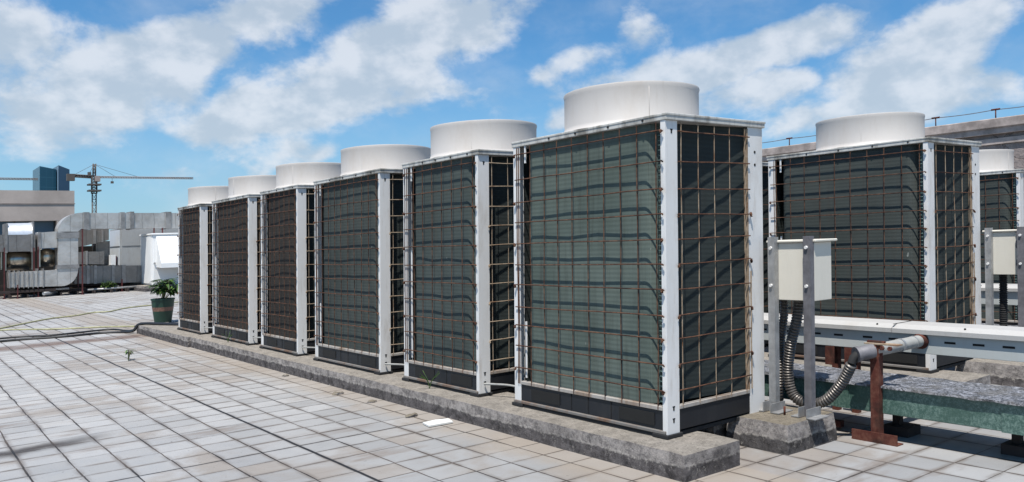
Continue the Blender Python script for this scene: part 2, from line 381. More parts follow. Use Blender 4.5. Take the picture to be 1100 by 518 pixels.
# ------------------------------------------------------------------ condenser units
D, H, ZR = .79, 1.60, 1.565
ZW = [1.515, 1.36, 1.228, 1.10, .975, .845, .72, .594, .471, .343, .215]
def arc(cx, cy, r, a0, a1, n=7):
    return [(cx+r*math.cos(R(a0+(a1-a0)*i/n)), cy+r*math.sin(R(a0+(a1-a0)*i/n))) for i in range(n+1)]
def make_unit(x, y, z, L, coil, label, seed=0, dark=False):
    q = random.Random(seed)
    t = empty('condenser_unit', (x, y, z), label, 'air conditioner', 'outdoor condenser units in rows on the roof')
    # corner posts: folded angles
    def post(x0, x1, y0, y1, sx, sy):
        m = MB(); w = .003
        xa, xb = (x0, x1); ya, yb = (y0, y1)
        m.box(xa, xb, ya if sy < 0 else yb-w*1.3, ya+w*1.3 if sy < 0 else yb, 0, ZR-.001)
        m.box(xa if sx < 0 else xb-w, xa+w if sx < 0 else xb, ya+w*1.3 if sy < 0 else ya, yb if sy < 0 else yb-w*1.3, 0, ZR-.001)
        if sx < 0: m.box(xb-w, xb, ya+w*1.3 if sy < 0 else yb-.025, ya+.025 if sy < 0 else yb-w*1.3, .005, ZR-.002)
        o = m.build('corner_post', WHITE, t)
        return o
    p = post(0, .088, 0, .032, -1, -1)
    s = MB()
    for zz in (.055, .115, 1.50): s.box(.040, .050, -.0012, .001, zz, zz+.022); s.box(.036, .054, -.0012, .001, zz+.017, zz+.022)
    build_each(s, 'fixing_slot', HOLE, p)
    p = post(.66, D, 0, .032, 1, -1)
    s = MB()
    for zz in (1.36, 1.43): s.tube([(.722, -.0014, zz), (.722, .001, zz)], .008, 10)
    build_each(s, 'fixing_slot', HOLE, p)
    post(0, .06, L-.062, L, -1, 1); post(.70, D, L-.05, L, 1, 1)
    # near side return flange of the wide post
    m = MB(); m.box(.648, .659, -.003, .018, .13, ZR-.01); m.build('post_edging', TANW, t)
    # top panel
    o = .012; m = MB(); m.box(-.004, D+o, -o, L+o, ZR, H-.004, .003)
    m.box(-.007, D+o+.003, -o-.003, L+o+.003, H-.012, H, .002)
    tp = m.build('top_panel', ROOFW, t)
    m = MB()
    for k in range(4):
        yy = L*(.12+.2*k)+q.uniform(-.02, .02); m.tube([(-.010, yy, H-.02), (-.002, yy, H-.02)], .006, 8)
    build_each(m, 'screw', HOLE, tp)
    # fan shroud
    cy = L/2; r = .388; m = MB()
    m.lathe([(.372, H-.002), (.372, H+.224), (.380, H+.231), (r+.002, H+.229), (r+.004, H+.220), (r, H+.203), (r-.001, H+.03), (r+.006, H+.012), (r+.014, H+.001)], D/2, cy, 96)
    a0 = q.uniform(0, 6.28)
    for v in m.bm.verts:
        aa = math.atan2(v.co.y-cy, v.co.x-D/2); d = .0016*math.sin(2*aa+a0)+.0009*math.sin(5*aa+2*a0)
        v.co.x += d*math.cos(aa); v.co.y += d*math.sin(aa); v.co.z += .0012*math.sin(3*aa+a0) if v.co.z > H+.1 else 0
    fs = m.build('fan_shroud', SHROUD, t)
    m = MB(); aa = R(-128)+q.uniform(-.7, .7); m.bm.verts.ensure_lookup_table()
    m.tube([(D/2+(r+.0005)*math.cos(aa), cy+(r+.0005)*math.sin(aa), H+.02), (D/2+(r+.0005)*math.cos(aa), cy+(r+.0005)*math.sin(aa), H+.20)], .0011, 5); m.build('sheet_seam', SHROUD, fs)
    m = MB(); m.lathe([(.0, H+.13), (.09, H+.13), (.09, H+.05), (.0, H+.05)], D/2, cy, 20)
    for k in range(4):
        a = PI/2*k; 
        b = bmesh.new(); pts = [(.08, -.06, H+.06), (.36, -.10, H+.05), (.36, .08, H+.11), (.08, .05, H+.12)]
        vv = [b.verts.new((D/2+px*math.cos(a)-py*math.sin(a), cy+px*math.sin(a)+py*math.cos(a), pz)) for px, py, pz in pts]; b.faces.new(vv); m.join(b)
    build_each(m, 'fan_blade', DARK, t)
    # coil, bowed slightly and wrapped round both ends
    n = 26; y0, y1 = .165, L-.155; xc = .022
    ph = q.uniform(0, 6)
    mid = [(xc+.0022*math.sin(ph+3.1*i/n)+.0007*math.sin(ph*2+7*i/n)+.004*(i/n), y0+(y1-y0)*i/n) for i in range(n+1)]
    path = [(mid[0][0]+.085, .092)] + arc(mid[0][0]+.07, y0, .07, 270-20, 180, 7)[:-1] + mid + arc(mid[-1][0]+.06, y1, .06, 180, 90, 7)[1:] + [(.5, y1+.06)]
    m = MB(); m.sheet(path, .137, ZR-.002, 40)
    m.build('coil', coil, t)
    # hairpin bends by the near post
    m = MB(); k = 0; zz = .15
    while zz < ZR-.02:
        m.tube([(.036, .046, zz), (.036, .080, zz+.002)], .0042, 6); zz += .0254
    m.box(.075, .08, .034, .082, .137, ZR-.002)
    m.build('coil_bends', TEAL, t)
    # near side coil, running slightly askew behind the guard
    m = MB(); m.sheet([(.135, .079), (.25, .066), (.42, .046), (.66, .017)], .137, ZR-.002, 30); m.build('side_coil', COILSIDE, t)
    # casing inside, back and far side
    m = MB(); m.box(.30, .70, .20, L-.19, .03, ZR-.003); m.build('inner_casing', DARK, t)
    m = MB(); m.box(D-.012, D-.004, .034, L-.052, .118, ZR-.002); m.build('rear_panel', WHITE, t)
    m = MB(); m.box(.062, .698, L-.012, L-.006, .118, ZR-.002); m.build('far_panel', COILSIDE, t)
    # name strip and dark edge at the far end of the coil
    m = MB(); m.box(.002, .008, L-.118, L-.105, .16, .50 if q.random() < .6 else .95); m.box(.002, .008, L-.118, L-.105, 1.46, ZR-.003); build_each(m, 'white_strip', WHITE, t)
    # sills and base
    m = MB(); m.box(-.004, .03, .034, L-.064, .116, .136, .002); m.box(.09, .658, -.004, .024, .116, .136, .002); sl_ = build_each(m, 'sill', SILL, t)
    m = MB(); m.box(.004, .012, .034, L-.064, .018, .115); m.box(.09, .70, .002, .010, .012, .115, .001)
    m.box(D-.010, D-.004, .034, L-.052, .012, .115); m.box(.062, .698, L-.01, L-.004, .012, .115)
    b = build_each(m, 'base_panel', NAVY, t, -.01); b = max(b, key=lambda o: o.dimensions.y)
    m = MB()
    for a0, a1 in ((.09, .34), (L-.42, L-.16)): m.box(-.0005, .0035, a0, a1, .035, .098)
    build_each(m, 'drain_opening', HOLE, b)
    m = MB()
    for a0 in (.40, .58, .72):
        if a0 < L-.45: m.box(.0015, .0038, a0, a0+.004, .02, .115)
    build_each(m, 'panel_seam', SILL if False else HOLE, b)
    m = MB(); m.box(-.012, .02, .01, L-.005, .002, .0175, .002); m.build('base_rail', SILLD, t)
    m = MB(); m.box(-.016, .10, -.012, .09, -.018, .001, .002); m.box(-.016, .10, L-.09, L+.012, -.018, .001, .002); m.box(.0, D, .012, .05, -.019, .0)
    m.box(-.006, .05, .092, L-.092, -.018, -.001)
    m.box(.55, D, -.002, .09, -.018, .001, .002); m.box(.55, D, L-.09, L, -.018, .001, .002); build_each(m, 'foot', BLACK, t)
    # wire guards
    def wire(m, a, b, r=.0035):
        n_ = 5; pts = [Vector(a).lerp(Vector(b), i/n_) for i in range(n_+1)]
        for p_ in pts[1:-1]: p_ += Vector((q.uniform(-.003, .003), q.uniform(-.003, .003), q.uniform(-.0025, .0025)))
        m.tube(pts, r, 6)
    m = MB(); yy = .06; 
    zs = [zz+q.uniform(-.004, .004) for zz in ZW]
    for zz in zs: wire(m, (-.009, .018, zz), (-.009, L-.025, zz+q.uniform(-.006, .006)))
    k = 0
    while yy < L-.03:
        wire(m, (-.004, yy, .12), (-.004, yy+q.uniform(-.006, .006), 1.56), .0030); yy += .1265
    wire(m, (-.004, L-.055, .12), (-.004, L-.055, 1.56), .0030)
    for zz in zs: wire(m, (-.014, .018, zz), (-.014, .006, zz-.006), .004)
    for zz in zs[::2]: wire(m, (-.014, .022, zz), (-.016, .014, zz-.014), .0065); wire(m, (-.014, L-.022, zz), (-.016, L-.03, zz-.014), .007)
    m.build('front_guard', RUSTW, t)
    m = MB()
    for zz in zs: wire(m, (.082, -.009, zz-.004), (.665, -.009, zz-.004+q.uniform(-.006, .006)))
    for zz in zs[3::2]: wire(m, (.082, -.012, zz-.004), (.078, -.012, zz-.02), .006); wire(m, (.667, -.012, zz-.004), (.672, -.012, zz-.022), .0075)
    m.build('side_guard', RUSTW if not dark else TANW, t)
    m = MB()
    for xx in (.110, .240, .371, .497, .628): wire(m, (xx, -.0045, .125), (xx+q.uniform(-.004, .004), -.0045, 1.555), .0026)
    wire(m, (.672, -.006, .14), (.672, -.006, .78), .004)
    m.build('guard_upright', TANW, t)
    return t

Yn = [0, 1.621, 2.962, 4.589, 5.895, 7.601]; Yf = [1.24, 2.597, 4.200, 5.545, 7.135, 8.575]
LB = ['largest looking condenser unit, nearest the camera, rusty mesh over a clean green coil',
      'second condenser unit of the front row, just behind the nearest one, narrow with green coil',
      'third condenser unit counting back from the nearest in the front row, wide with green coil',
      'fourth condenser unit counting back in the front row, narrow with brownish coil behind mesh',
      'fifth condenser unit counting back in the front row, wide with dark brown coil behind mesh',
      'farthest condenser unit of the front row, small beside the potted plant, dark brown coil']
for i in range(6):
    make_unit(0, Yn[i], 0, Yf[i]-Yn[i], COILS[[0, 1, 2, 3, 3, 3][i]], LB[i], 11+i, i > 0)
make_unit(2.594, -.045, 0, 1.276, COILS[4], 'wide condenser unit standing behind the white cable tray and the electrical box', 31)
make_unit(2.594, 1.58, 0, .96, COILS[4], 'condenser unit hidden in the second row behind the one by the cable tray', 32)
make_unit(5.6, .52, -.092, 1.24, COILS[4], 'condenser unit at the right edge, farthest back, in front of the cracked wall', 33)

# ------------------------------------------------------------------ plinths and blocks
def rough_block(name, x0, x1, y0, y1, z0, z1, mat, label, cat='plinth', group=None, taper=0., seed=1, step=.09):
    q = random.Random(seed); m = MB(); bm = m.bm
    nx = max(2, int((x1-x0)/step)); ny = max(2, int((y1-y0)/step)); nz = 3
    def P(i, j, k):
        u, v, w = i/nx, j/ny, k/nz; e = taper*(1-w)
        jx, jy, jz = q.uniform(-.002, .002), q.uniform(-.002, .002), q.uniform(-.0015, .0015)
        edge = (i in (0, nx)) + (j in (0, ny)) + (k == nz)
        if edge >= 2:
            if i == 0: jx += q.uniform(.0, .005)
            if j == 0: jy += q.uniform(.0, .005)
            if k == nz: jz -= q.uniform(.0, .004)
        if k == 0: jz = 0
        return (x0-e+(x1-x0+2*e)*u+jx, y0-e+(y1-y0+2*e)*v+jy, z0+(z1-z0)*w+jz)
    V = {}
    def g(i, j, k):
        if (i, j, k) not in V: V[(i, j, k)] = bm.verts.new(P(i, j, k))
        return V[(i, j, k)]
    for i in range(nx):
        for j in range(ny): bm.faces.new((g(i,j,nz), g(i+1,j,nz), g(i+1,j+1,nz), g(i,j+1,nz)))
    for k in range(nz):
        for i in range(nx):
            for j in (0, ny): bm.faces.new((g(i,j,k), g(i+1,j,k), g(i+1,j,k+1), g(i,j,k+1)))
        for j in range(ny):
            for i in (0, nx): bm.faces.new((g(i,j,k), g(i,j+1,k), g(i,j+1,k+1), g(i,j,k+1)))
    return tag(m.build(name, mat), label, cat, group)
zp = -.0195
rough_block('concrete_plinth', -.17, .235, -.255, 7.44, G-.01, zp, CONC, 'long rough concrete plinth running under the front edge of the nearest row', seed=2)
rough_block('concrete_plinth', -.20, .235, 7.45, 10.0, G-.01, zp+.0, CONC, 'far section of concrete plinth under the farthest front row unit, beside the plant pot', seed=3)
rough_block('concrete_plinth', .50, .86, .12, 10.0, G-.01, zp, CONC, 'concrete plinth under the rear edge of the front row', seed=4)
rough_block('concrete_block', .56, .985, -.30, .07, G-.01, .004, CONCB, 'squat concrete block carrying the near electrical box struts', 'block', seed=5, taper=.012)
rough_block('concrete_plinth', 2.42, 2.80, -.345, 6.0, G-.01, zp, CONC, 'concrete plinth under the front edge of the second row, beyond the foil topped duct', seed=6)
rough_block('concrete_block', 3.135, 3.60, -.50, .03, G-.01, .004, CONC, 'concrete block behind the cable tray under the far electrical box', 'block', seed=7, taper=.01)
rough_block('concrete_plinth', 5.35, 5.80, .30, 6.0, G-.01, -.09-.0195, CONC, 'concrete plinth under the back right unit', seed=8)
# rubble and small stones along the plinth
for i, (x, y, s) in enumerate([(-.32, 1.95, .03), (-.27, 2.6, .025), (-.30, 3.1, .03), (-.24, 4.3, .02)]):
    b = bmesh.new(); bmesh.ops.create_icosphere(b, subdivisions=2, radius=s)
    for v in b.verts: v.co.x *= 1.6; v.co.z *= .45; v.co += Vector([rnd.uniform(-.2, .2)*s for _ in range(3)])
    m = MB(); m.join(b)
    tag(m.build('mortar_lump', CONCB, None, (x, y, G+.008)), 'small pale lump of mortar lying by the long plinth', 'rubble', 'mortar lumps by the plinth')
m = MB(); m.box(-.345, -.185, 1.79, 1.80, 0, .001)
m = MB(); m.prism([(-.10, -.06), (.07, -.07), (.10, .03), (.02, .06), (-.08, .05)], G+.004, G+.014, axis='z')
tag(m.build('broken_tile', painted('clean white tile', (.62,.62,.60), amount=.2), None, (-.31, 1.64, 0)), 'loose broken white tile piece beside the long plinth', 'tile')

# drain pipes between units
for i in range(1, 6):
    x0 = .015; a = (x0+.02, Yn[i]-.004, .062); b = (x0+.10, (Yn[i]+Yf[i-1])/2, .062); c = (.16, Yf[i-1]+.0, .045)
    m = MB(); m.tube(smoothpath([(a[0], a[1]-.002, a[2]), (x0+.05, Yn[i]-.07, .063), b, c], 5), .007, 8)
    tag(m.build('drain_pipe', PIPEW), 'thin white drain pipe at the foot of the gap between units ' + ['nearest and second', 'second and third', 'third and fourth', 'fourth and fifth', 'fifth and farthest'][i-1], 'pipe', 'drain pipes between units')

# ------------------------------------------------------------------ electrical boxes on struts
def elec(dx, dy, lab, cover):
    t = empty('electrical_box', (.83+dx, -.18+dy, .62), lab, 'electrical box', 'electrical boxes on struts')
    m = MB(); m.box(0, .165, -.108, .165, -.008, .305, .003); m.build('enclosure', BEIGE, t)
    m = MB(); m.box(-.014, .195, -.128, .18, .306, .320, .004); m.build('lid', BEIGE, t)
    s_ = empty('strut_frame', (.80+dx, -.17+dy, .004), 'steel strut frame ' + ('between the nearest condenser unit and the rusty stand' if dx == 0 else 'at the right edge of the photo, behind the cable tray'), 'frame', 'strut frames of the electrical boxes')
    for k, (yy, mt) in enumerate(((.118, GALV), (-.10, GALVD))):
        m = MB(); w = .021
        m.box(-.012, -.009, yy-w, yy+w, .0, .955); m.box(-.009, .026, yy-w, yy-w+.003, 0, .955); m.box(-.009, .026, yy+w-.003, yy+w, 0, .955)
        o = m.build('strut', mt, s_)
        m = MB()
        for zz in (.69, .895): m.tube([(-.022, yy, zz), (-.0, yy, zz)], .009, 8)
        build_each(m, 'bolt', WHITE, o)
        m = MB(); m.box(-.062, .06, yy+w+.001, yy+w+.006, .002, .055); m.box(-.062, .06, yy+w+.006, yy+w+.05, .002, .007); m.box(-.065, .065, yy-w-.006, yy-w-.001, .002, .05); m.box(-.065, .065, yy-w-.055, yy-w-.006, .002, .007)
        build_each(m, 'foot_bracket', GALV, s_)
        # torn sealing tape beside the strut
        q = random.Random(3+k); pts = []; zz = .60
        while zz < .95: pts.append((yy+w+.016+q.uniform(-.009, .008), zz)); zz += .014
        poly = [(yy+w+.001, .60)] + pts + [(yy+w+.001, .95)]
        m = MB(); m.prism(poly, .020, .0285, axis='x'); m.build('sealing_tape', GALVD, s_)
    m = MB(); m.tube([(-.045, .02, .0), (-.045, .02, .045)], .006, 8); m.build('anchor_bolt', RUST, s_)
elec(0, 0, 'beige electrical box on struts beside the nearest condenser unit', 0)
elec(2.60, -.042, 'beige electrical box on struts at the right edge of the photo', 0)

# ------------------------------------------------------------------ corrugated conduits
def hose(pts, r, name, label, mat=HOSE, group='ribbed conduits'):
    P = smoothpath(pts, 30); out = [P[0]]; acc = 0; stepl = .0055
    # resample
    dist = [0]
    for i in range(1, len(P)): dist.append(dist[-1]+(P[i]-P[i-1]).length)
    n = int(dist[-1]/stepl); res = []; j = 0
    for k in range(n+1):
        d = k*dist[-1]/n
        while j < len(P)-2 and dist[j+1] < d: j += 1
        tt = (d-dist[j])/max(1e-9, dist[j+1]-dist[j]); res.append(P[j].lerp(P[j+1], tt))
    rad = [r*(1.0 if (k % 3) else .80) for k in range(len(res))]
    m = MB(); m.tube(res, r, 14, True, rad)
    return tag(m.build(name, mat), label, 'conduit', group)
hose([(.95, -.02, .625), (.95, -.02, .52), (.96, .01, .36), (.98, .03, .18), (1.0, .05, .03), (1.06, .12, -.10)], .024, 'ribbed_conduit', 'ribbed grey conduit hanging straight down behind the left strut of the near box')
hose([(.93, -.13, .625), (.93, -.115, .5), (.94, -.07, .36), (.96, -.035, .19), (.97, -.06, .07), (.98, -.15, .03), (1.0, -.245, .06), (1.01, -.33, .16), (1.0, -.395, .27)], .030, 'ribbed_conduit', 'ribbed grey conduit looping down from the near box and up to the white pipe')
for k, yy in enumerate((-.14, -.30)):
    hose([(3.53, yy-.0, .62), (3.53, yy, .45), (3.55, yy+.01, .2), (3.56, yy+.02, .0)], .028, 'ribbed_conduit', ['dark conduit below the far electrical box, left of two', 'dark conduit below the far electrical box, right of two'][k], BLACK)

# white pipe from the stand to the tray
t = empty('wrapped_pipe', (1.10, -.46, .335), 'short white wrapped pipe resting on the rusty stand and entering the cable tray', 'pipe')
m = MB(); m.tube([(-.002, .0, -.0), (.52, .0, .0)], .034, 18); m.build('pipe_body', PIPEW, t)
m = MB(); m.tube([(.27, 0, 0), (.285, 0, 0)], .038, 18); m.tube([(.42, 0, 0), (.43, 0, 0)], .037, 18); build_each(m, 'pipe_band', GALV, t)
m = MB(); m.tube([(.485, 0, 0), (.515, 0, 0)], .044, 18, radii=[.036, .047]); m.build('rusty_flange', RUST, t)
m = MB(); P = smoothpath([(-.003, .0, 0), (-.045, .022, -.006), (-.075, .04, -.012)], 6)
m.tube(P, .038, 18); m.build('pipe_elbow', GALVD, t)
m = MB(); m.tube([(-.072, .039, -.012), (-.088, .048, -.015)], .042, 18); m.build('pipe_collar', GALVD, t)
m = MB(); m.tube([(-.080, .045, -.014), (-.098, .055, -.03), (-.105, .062, -.06)], .022, 12); m.build('inner_sleeve', BLACK, t)

# rusty stand
t = empty('steel_stand', (1.10, -.47, G), 'rusty red brown steel stand with angle foot holding the white pipe', 'stand')
m = MB(); m.box(-.006, .0, -.022, .025, .03, .515, .001); m.box(.0, .04, .019, .025, .03, .515); m.box(0, .04, -.022, -.016, .03, .515); m.build('column', RUST, t)
m = MB(); m.box(-.03, -.024, -.13, .12, .0, .055); m.box(-.024, .035, -.13, .12, .0, .006); m.build('foot_angle', RUST, t)
m = MB()
for k in range(4): m.tube([(-.02+.0*k, .038-.042*k, .50), (-.006, .038-.042*k, .50)], .012, 6)
m.tube([(.02, -.045, .522), (.02, .05, .522)], .012, 8); build_each(m, 'clamp_bolt', RUST, t)
m = MB(); m.box(-.012, .04, -.13, .055, .515, .522); m.build('clamp_strap', TANW, t)

# green duct with foil lid
t = empty('green_duct', (1.13, 0, 0), 'low green fibreglass duct with crumpled foil top crossing behind the rusty stand', 'duct')
m = MB(); m.box(0.004, .36, -3.2, 5.8, .0, .142, .004); m.box(-.0, .004, -1.30, -1.075, -.003, .143)
m.box(-.003, .004, -.30, -.22, .002, .141); m.build('duct_body', GREEN, t)
def foil_top(x0, x1, y0, y1, z, seed):
    q = random.Random(seed); m = MB(); nx, ny = 12, int((y1-y0)/.05); V = {}
    for i in range(nx+1):
        for j in range(ny+1):
            V[i, j] = m.bm.verts.new((x0+(x1-x0)*i/nx, y0+(y1-y0)*j/ny, z+q.uniform(0, .006)))
    for i in range(nx):
        for j in range(ny): m.bm.faces.new((V[i,j], V[i+1,j], V[i+1,j+1], V[i,j+1])).smooth = True
    e = [m.bm.verts.new((x0, y0+(y1-y0)*j/ny, z-.010+q.uniform(-.003, .003))) for j in range(ny+1)]
    for j in range(ny): m.bm.faces.new((V[0,j], e[j], e[j+1], V[0,j+1]))
    e = [m.bm.verts.new((x1, y0+(y1-y0)*j/ny, z-.010)) for j in range(ny+1)]
    for j in range(ny): m.bm.faces.new((V[nx,j], e[j], e[j+1], V[nx,j+1]))
    return m
foil_top(-.016, .375, -3.2, 5.8, .147, 5).build('foil_lid', FOIL, t)
for yy in (-2.4, -1.06, -.46, .45, 1.5, 2.6):
    m = MB(); m.box(.20, .24, yy-.02, yy+.02, G, .0); m.box(.15, .29, yy-.09, yy+.05, G, G+.05)
    m.build('leg', plain('dark rusty steel', (.03,.02,.018), .85) if yy == -2.4 else bpy.data.materials['dark rusty steel'], t)
m = MB(); m.box(.05, .085, -.22, .30, G+.02, G+.055); m.build('support_bar', RUST, t)
t = empty('green_duct', (3.72, 0, .02), 'second low green duct with grey top, seen under the far electrical box', 'duct')
m = MB(); m.box(0, .36, -.45, 5.0, .0, .142, .004); m.build('duct_body', GREEN, t)
foil_top(-.012, .372, -.45, 5.0, .147, 6).build('foil_lid', FOIL, t)
for yy in (.0, 1.5, 3.0):
    m = MB(); m.box(.15, .19, yy-.02, yy+.02, G-.02, .0); m.build('leg', bpy.data.materials['dark rusty steel'], t)

# cable trays
def tray(x, y0, y1, z, lab, seams, slots):
    t = empty('cable_tray', (x, 0, z), lab, 'cable tray', 'white cable trays')
    m = MB(); m.box(0, .22, y0, y1, 0, .125, .002); b = m.build('tray_body', TRAY, t)
    m = MB()
    for yy in slots: m.box(-.0015, .002, yy-.03, yy+.03, .066, .078)
    build_each(m, 'slot', HOLE, b)
    m = MB(); m.prism([(-.022, .112), (-.022, .137), (.02, .160), (.20, .160), (.242, .137), (.242, .112), (.236, .112), (.236, .1265), (-.016, .1265), (-.016, .112)], y0-.004, seams[0]-.002)
    ys = seams + [y1+.004]
    for a, b2 in zip(ys[:-1], ys[1:]): m.prism([(-.022, .112), (-.022, .137), (.02, .160), (.20, .160), (.242, .137), (.242, .112), (.236, .112), (.236, .1265), (-.016, .1265), (-.016, .112)], a+.002, b2-.002)
    l = m.build('tray_lid', TRAYTOP, t)
    m = MB()
    for s in seams: m.box(-.018, .20, s-.012, s-.006, .1605, .1625)
    build_each(m, 'seam_tape', HOLE, l)
    m = MB()
    for k in range(int((y1-y0)/.5)): m.tube([(.004, y0+.3+.5*k, .150), (.002, y0+.3+.5*k, .157)], .006, 6)
    build_each(m, 'screw', HOLE, l)
    return t
t = tray(1.62, -3.0, 5.5, .262, 'long white slotted cable tray crossing in front of the second row unit', [-.30, 2.1, 4.1], [.82, .6, .385, .20, .05, -.14, -.30, -.47, -.62, -.77, -.92, -1.10, -1.3, -1.5])
for yy in (.10, -.03, 1.4, 2.8, -2.2):
    m = MB(); m.box(-.02, -.012, yy-.03, yy+.03, -.115, -.001); m.box(.04, .08, yy-.02, yy+.02, G-.262, .0) ; build_each(m, 'support_leg', RUST, t)
tray(4.2, .0, 5.0, .32, 'white cable tray farther back, seen through the gap under the far electrical box', [2.0], [.5, 1., 1.5])

# ------------------------------------------------------------------ back wall on the right
def wall_mat():
    n = N('cracked render'); a = n.noise(1.2, 8, .65, dist=.6); b = n.noise(9, 8, .7); X = n.xyz()
    v = n.new('ShaderNodeTexVoronoi', feature='DISTANCE_TO_EDGE'); v.inputs['Scale'].default_value = 1.6
    mp = n.new('ShaderNodeMapping'); n.link(n.tc.outputs['Object'], mp.inputs[0])
    nn = n.new('ShaderNodeTexNoise'); nn.inputs['Scale'].default_value = 3; nn.inputs['Detail'].default_value = 6; n.link(n.tc.outputs['Object'], nn.inputs['Vector'])
    va = n.new('ShaderNodeVectorMath', operation='MULTIPLY_ADD'); n.link(nn.outputs['Color'], va.inputs[0]); va.inputs[1].default_value = (.5,.5,.5); n.link(n.tc.outputs['Object'], va.inputs[2]); n.link(va.outputs[0], v.inputs['Vector'])
    crack = n.math('MULTIPLY', n.ramp(v.outputs[0], .004, .016, .6, 0), n.ramp(n.noise(.9, 4), .5, .6))
    col = n.mix(n.ramp(b, .35, .7), (.20,.165,.155), (.29,.25,.235)); col = n.mix(n.ramp(a, .53, .57), col, (.40,.37,.34))
    col = n.mix(n.ramp(a, .57, .62), col, (.15,.13,.12)); col = n.mix(n.math('MULTIPLY', crack, .8), col, (.05,.04,.04))
    return n.fin(col, .9, 0., n.bump(n.math('SUBTRACT', n.math('ADD', b, n.math('MULTIPLY', a, 2)), n.math('MULTIPLY', crack, 1.)), .7, .03), .2)
WALL = wall_mat()
COPE = plain('stained coping', (.30,.255,.235), .9, 0, .35, 4, .3)
t = empty('rooftop_wall', (9, 0, G), 'cracked grey brown rendered wall with coping behind the units on the right', 'wall')
m = MB(); m.box(0, .35, -6, 18, 0, 2.36); m.build('wall_face', WALL, t)
m = MB(); m.box(-.03, .05, -6, 18, 2.22, 2.30); m.box(-.10, .45, -6, 18, 2.44, 2.57, .01); m.box(-.07, .40, -6, 18, 2.36, 2.44); m.build('coping', COPE, t)
t = empty('lightning_wire', (9.05, 0, 2.43), 'thin lightning wire on short rods along the top of the cracked wall', 'wire')
m = MB()
for k in range(-4, 20): m.tube([(0, 2.115+.81*k, -.01), (0, 2.115+.81*k, .13)], .009, 6); m.tube([(0, 2.06+.81*k, .13), (0, 2.17+.81*k, .13)], .014, 6)
build_each(m, 'rod', RUST, t)
m = MB(); pts = []
for k in range(-40, 160): pts.append((0, 2.115+.081*k, .128-.012*math.sin(PI*((k % 10)/10))))
m.tube(pts, .006, 5); m.build('wire', GALVD, t)

# ------------------------------------------------------------------ left background at about 25 m
YD = 25.0
def X_(px, py=250, Y=YD): return at(px, py, Y)[0]
def Z_(py, px=100, Y=YD): return at(px, py, Y)[1]
def P_(px, py, Y=YD): return at(px, py, Y)
CW = plain('pinkish concrete wall', (.38,.325,.29), .9, 0, .14, .8, .25)
YB = 32
t = empty('roof_building', (0, YB, G), 'plain pinkish grey concrete building with dark window band, far left', 'building')
bx1, bz = P_(80, 205, YB); wx1, wz = P_(61, 237, YB)
wzb = P_(60, 300, YB)[1]
m = MB(); m.box(-14, bx1, 0, 12, wz-G, bz-G); m.box(wx1, bx1, 0.002, 11.9, -.2, wz-G); m.box(-14, wx1, 0.002, 11.9, -.2, .8); m.build('wall', CW, t)
m = MB(); sz = P_(40, 219, YB)[1]-G; m.box(-14.02, bx1+.02, -.02, 0, sz-.02, sz+.02); build_each(m, 'trim_band', plain('trim concrete', (.21,.18,.165), .9, 0, .2, 2), t)
m = MB(); m.box(-14, wx1, .35, .4, .8, wz-G); gl = m.build('window', plain('dusty blue glazing', (.07,.11,.15), .35, 0, .15, .5), t)
m = MB()
for k in range(12): m.box(wx1-.06-k*1.3, wx1-k*1.3, .30, .348, .8, wz-G)
build_each(m, 'window_frame', plain('dark frame', (.03,.035,.04), .5), gl)
# low parapet closing the deck
m = MB(); m.box(bx1+.4, 12, 34, 34.3, G, 1.3); tag(m.build('parapet_wall', CW), 'low concrete parapet closing the roof behind the ductwork', 'wall')

DG = 'old insulated air ducts'
def poly_px(pts, Y=YD): return [P_(a, b, Y) for a, b in pts]
def arcpx(cx, cy, rx, ry, a0, a1, n=10): return [(cx+rx*math.cos(R(a0+(a1-a0)*i/n)), cy-ry*math.sin(R(a0+(a1-a0)*i/n))) for i in range(n+1)]
def duct(label, sections, collars, Y=YD, depth=.55, mat=DUCT, name='air_duct'):
    t = empty(name, (0, Y, 0), label, 'duct', DG)
    m = MB()
    for s in sections: m.prism(poly_px(s, Y), 0, depth)
    build_each(m, 'duct_section', mat, t, .02)
    m = MB()
    for a, b, c, d in collars:
        (x0, z0), (x1, z1) = P_(a, d, Y), P_(c, b, Y); m.box(x0, x1, -.025, depth+.025, z0, z1)
    if collars: build_each(m, 'collar', DUCTC, t)
    return t
# S shaped duct
up_el = arcpx(89, 249, 27, 20.5, 180, 90, 10) + [(92, 228.5), (92, 246)] + arcpx(89, 251, 5.5, 5, 90, 180, 4)
duct('tall pale duct rising in an elbow and running right above the white fan unit', [up_el, [(62.3,249),(84,249),(84,288),(62.3,288)], [(92,228.8),(216,228.8),(216,245),(92,246)],
     [(62.3,288),(84,288)] + arcpx(66, 289, 18, 18.5, 0, -90, 8) + [(10,309),(9,293),(60,290)]],
     [(61,249.5,85,256),(61,284,85,289),(90,228,96,246.6),(130,228,134,246.2),(140,227.4,144,246.4),(178,227.6,184,246),(40,288.5,41,309),(46,288.5,47,309)]
     + [(10+5*k,290.5+(.2*k),11+5*k,309.8) for k in range(6)], YD, .6)
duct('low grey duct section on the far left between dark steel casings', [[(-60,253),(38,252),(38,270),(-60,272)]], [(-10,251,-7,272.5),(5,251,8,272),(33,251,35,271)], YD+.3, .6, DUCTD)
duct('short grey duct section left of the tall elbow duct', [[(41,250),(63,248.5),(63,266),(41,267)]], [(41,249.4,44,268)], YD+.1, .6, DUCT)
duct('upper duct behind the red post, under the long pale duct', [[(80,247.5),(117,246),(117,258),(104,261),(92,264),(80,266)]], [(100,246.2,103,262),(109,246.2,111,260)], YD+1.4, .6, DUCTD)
duct('middle duct stub behind the red post', [[(80,271),(112,270),(112,284),(80,284)]], [(92,269.6,94,284.6)], YD+1.2, .6, DUCTD)
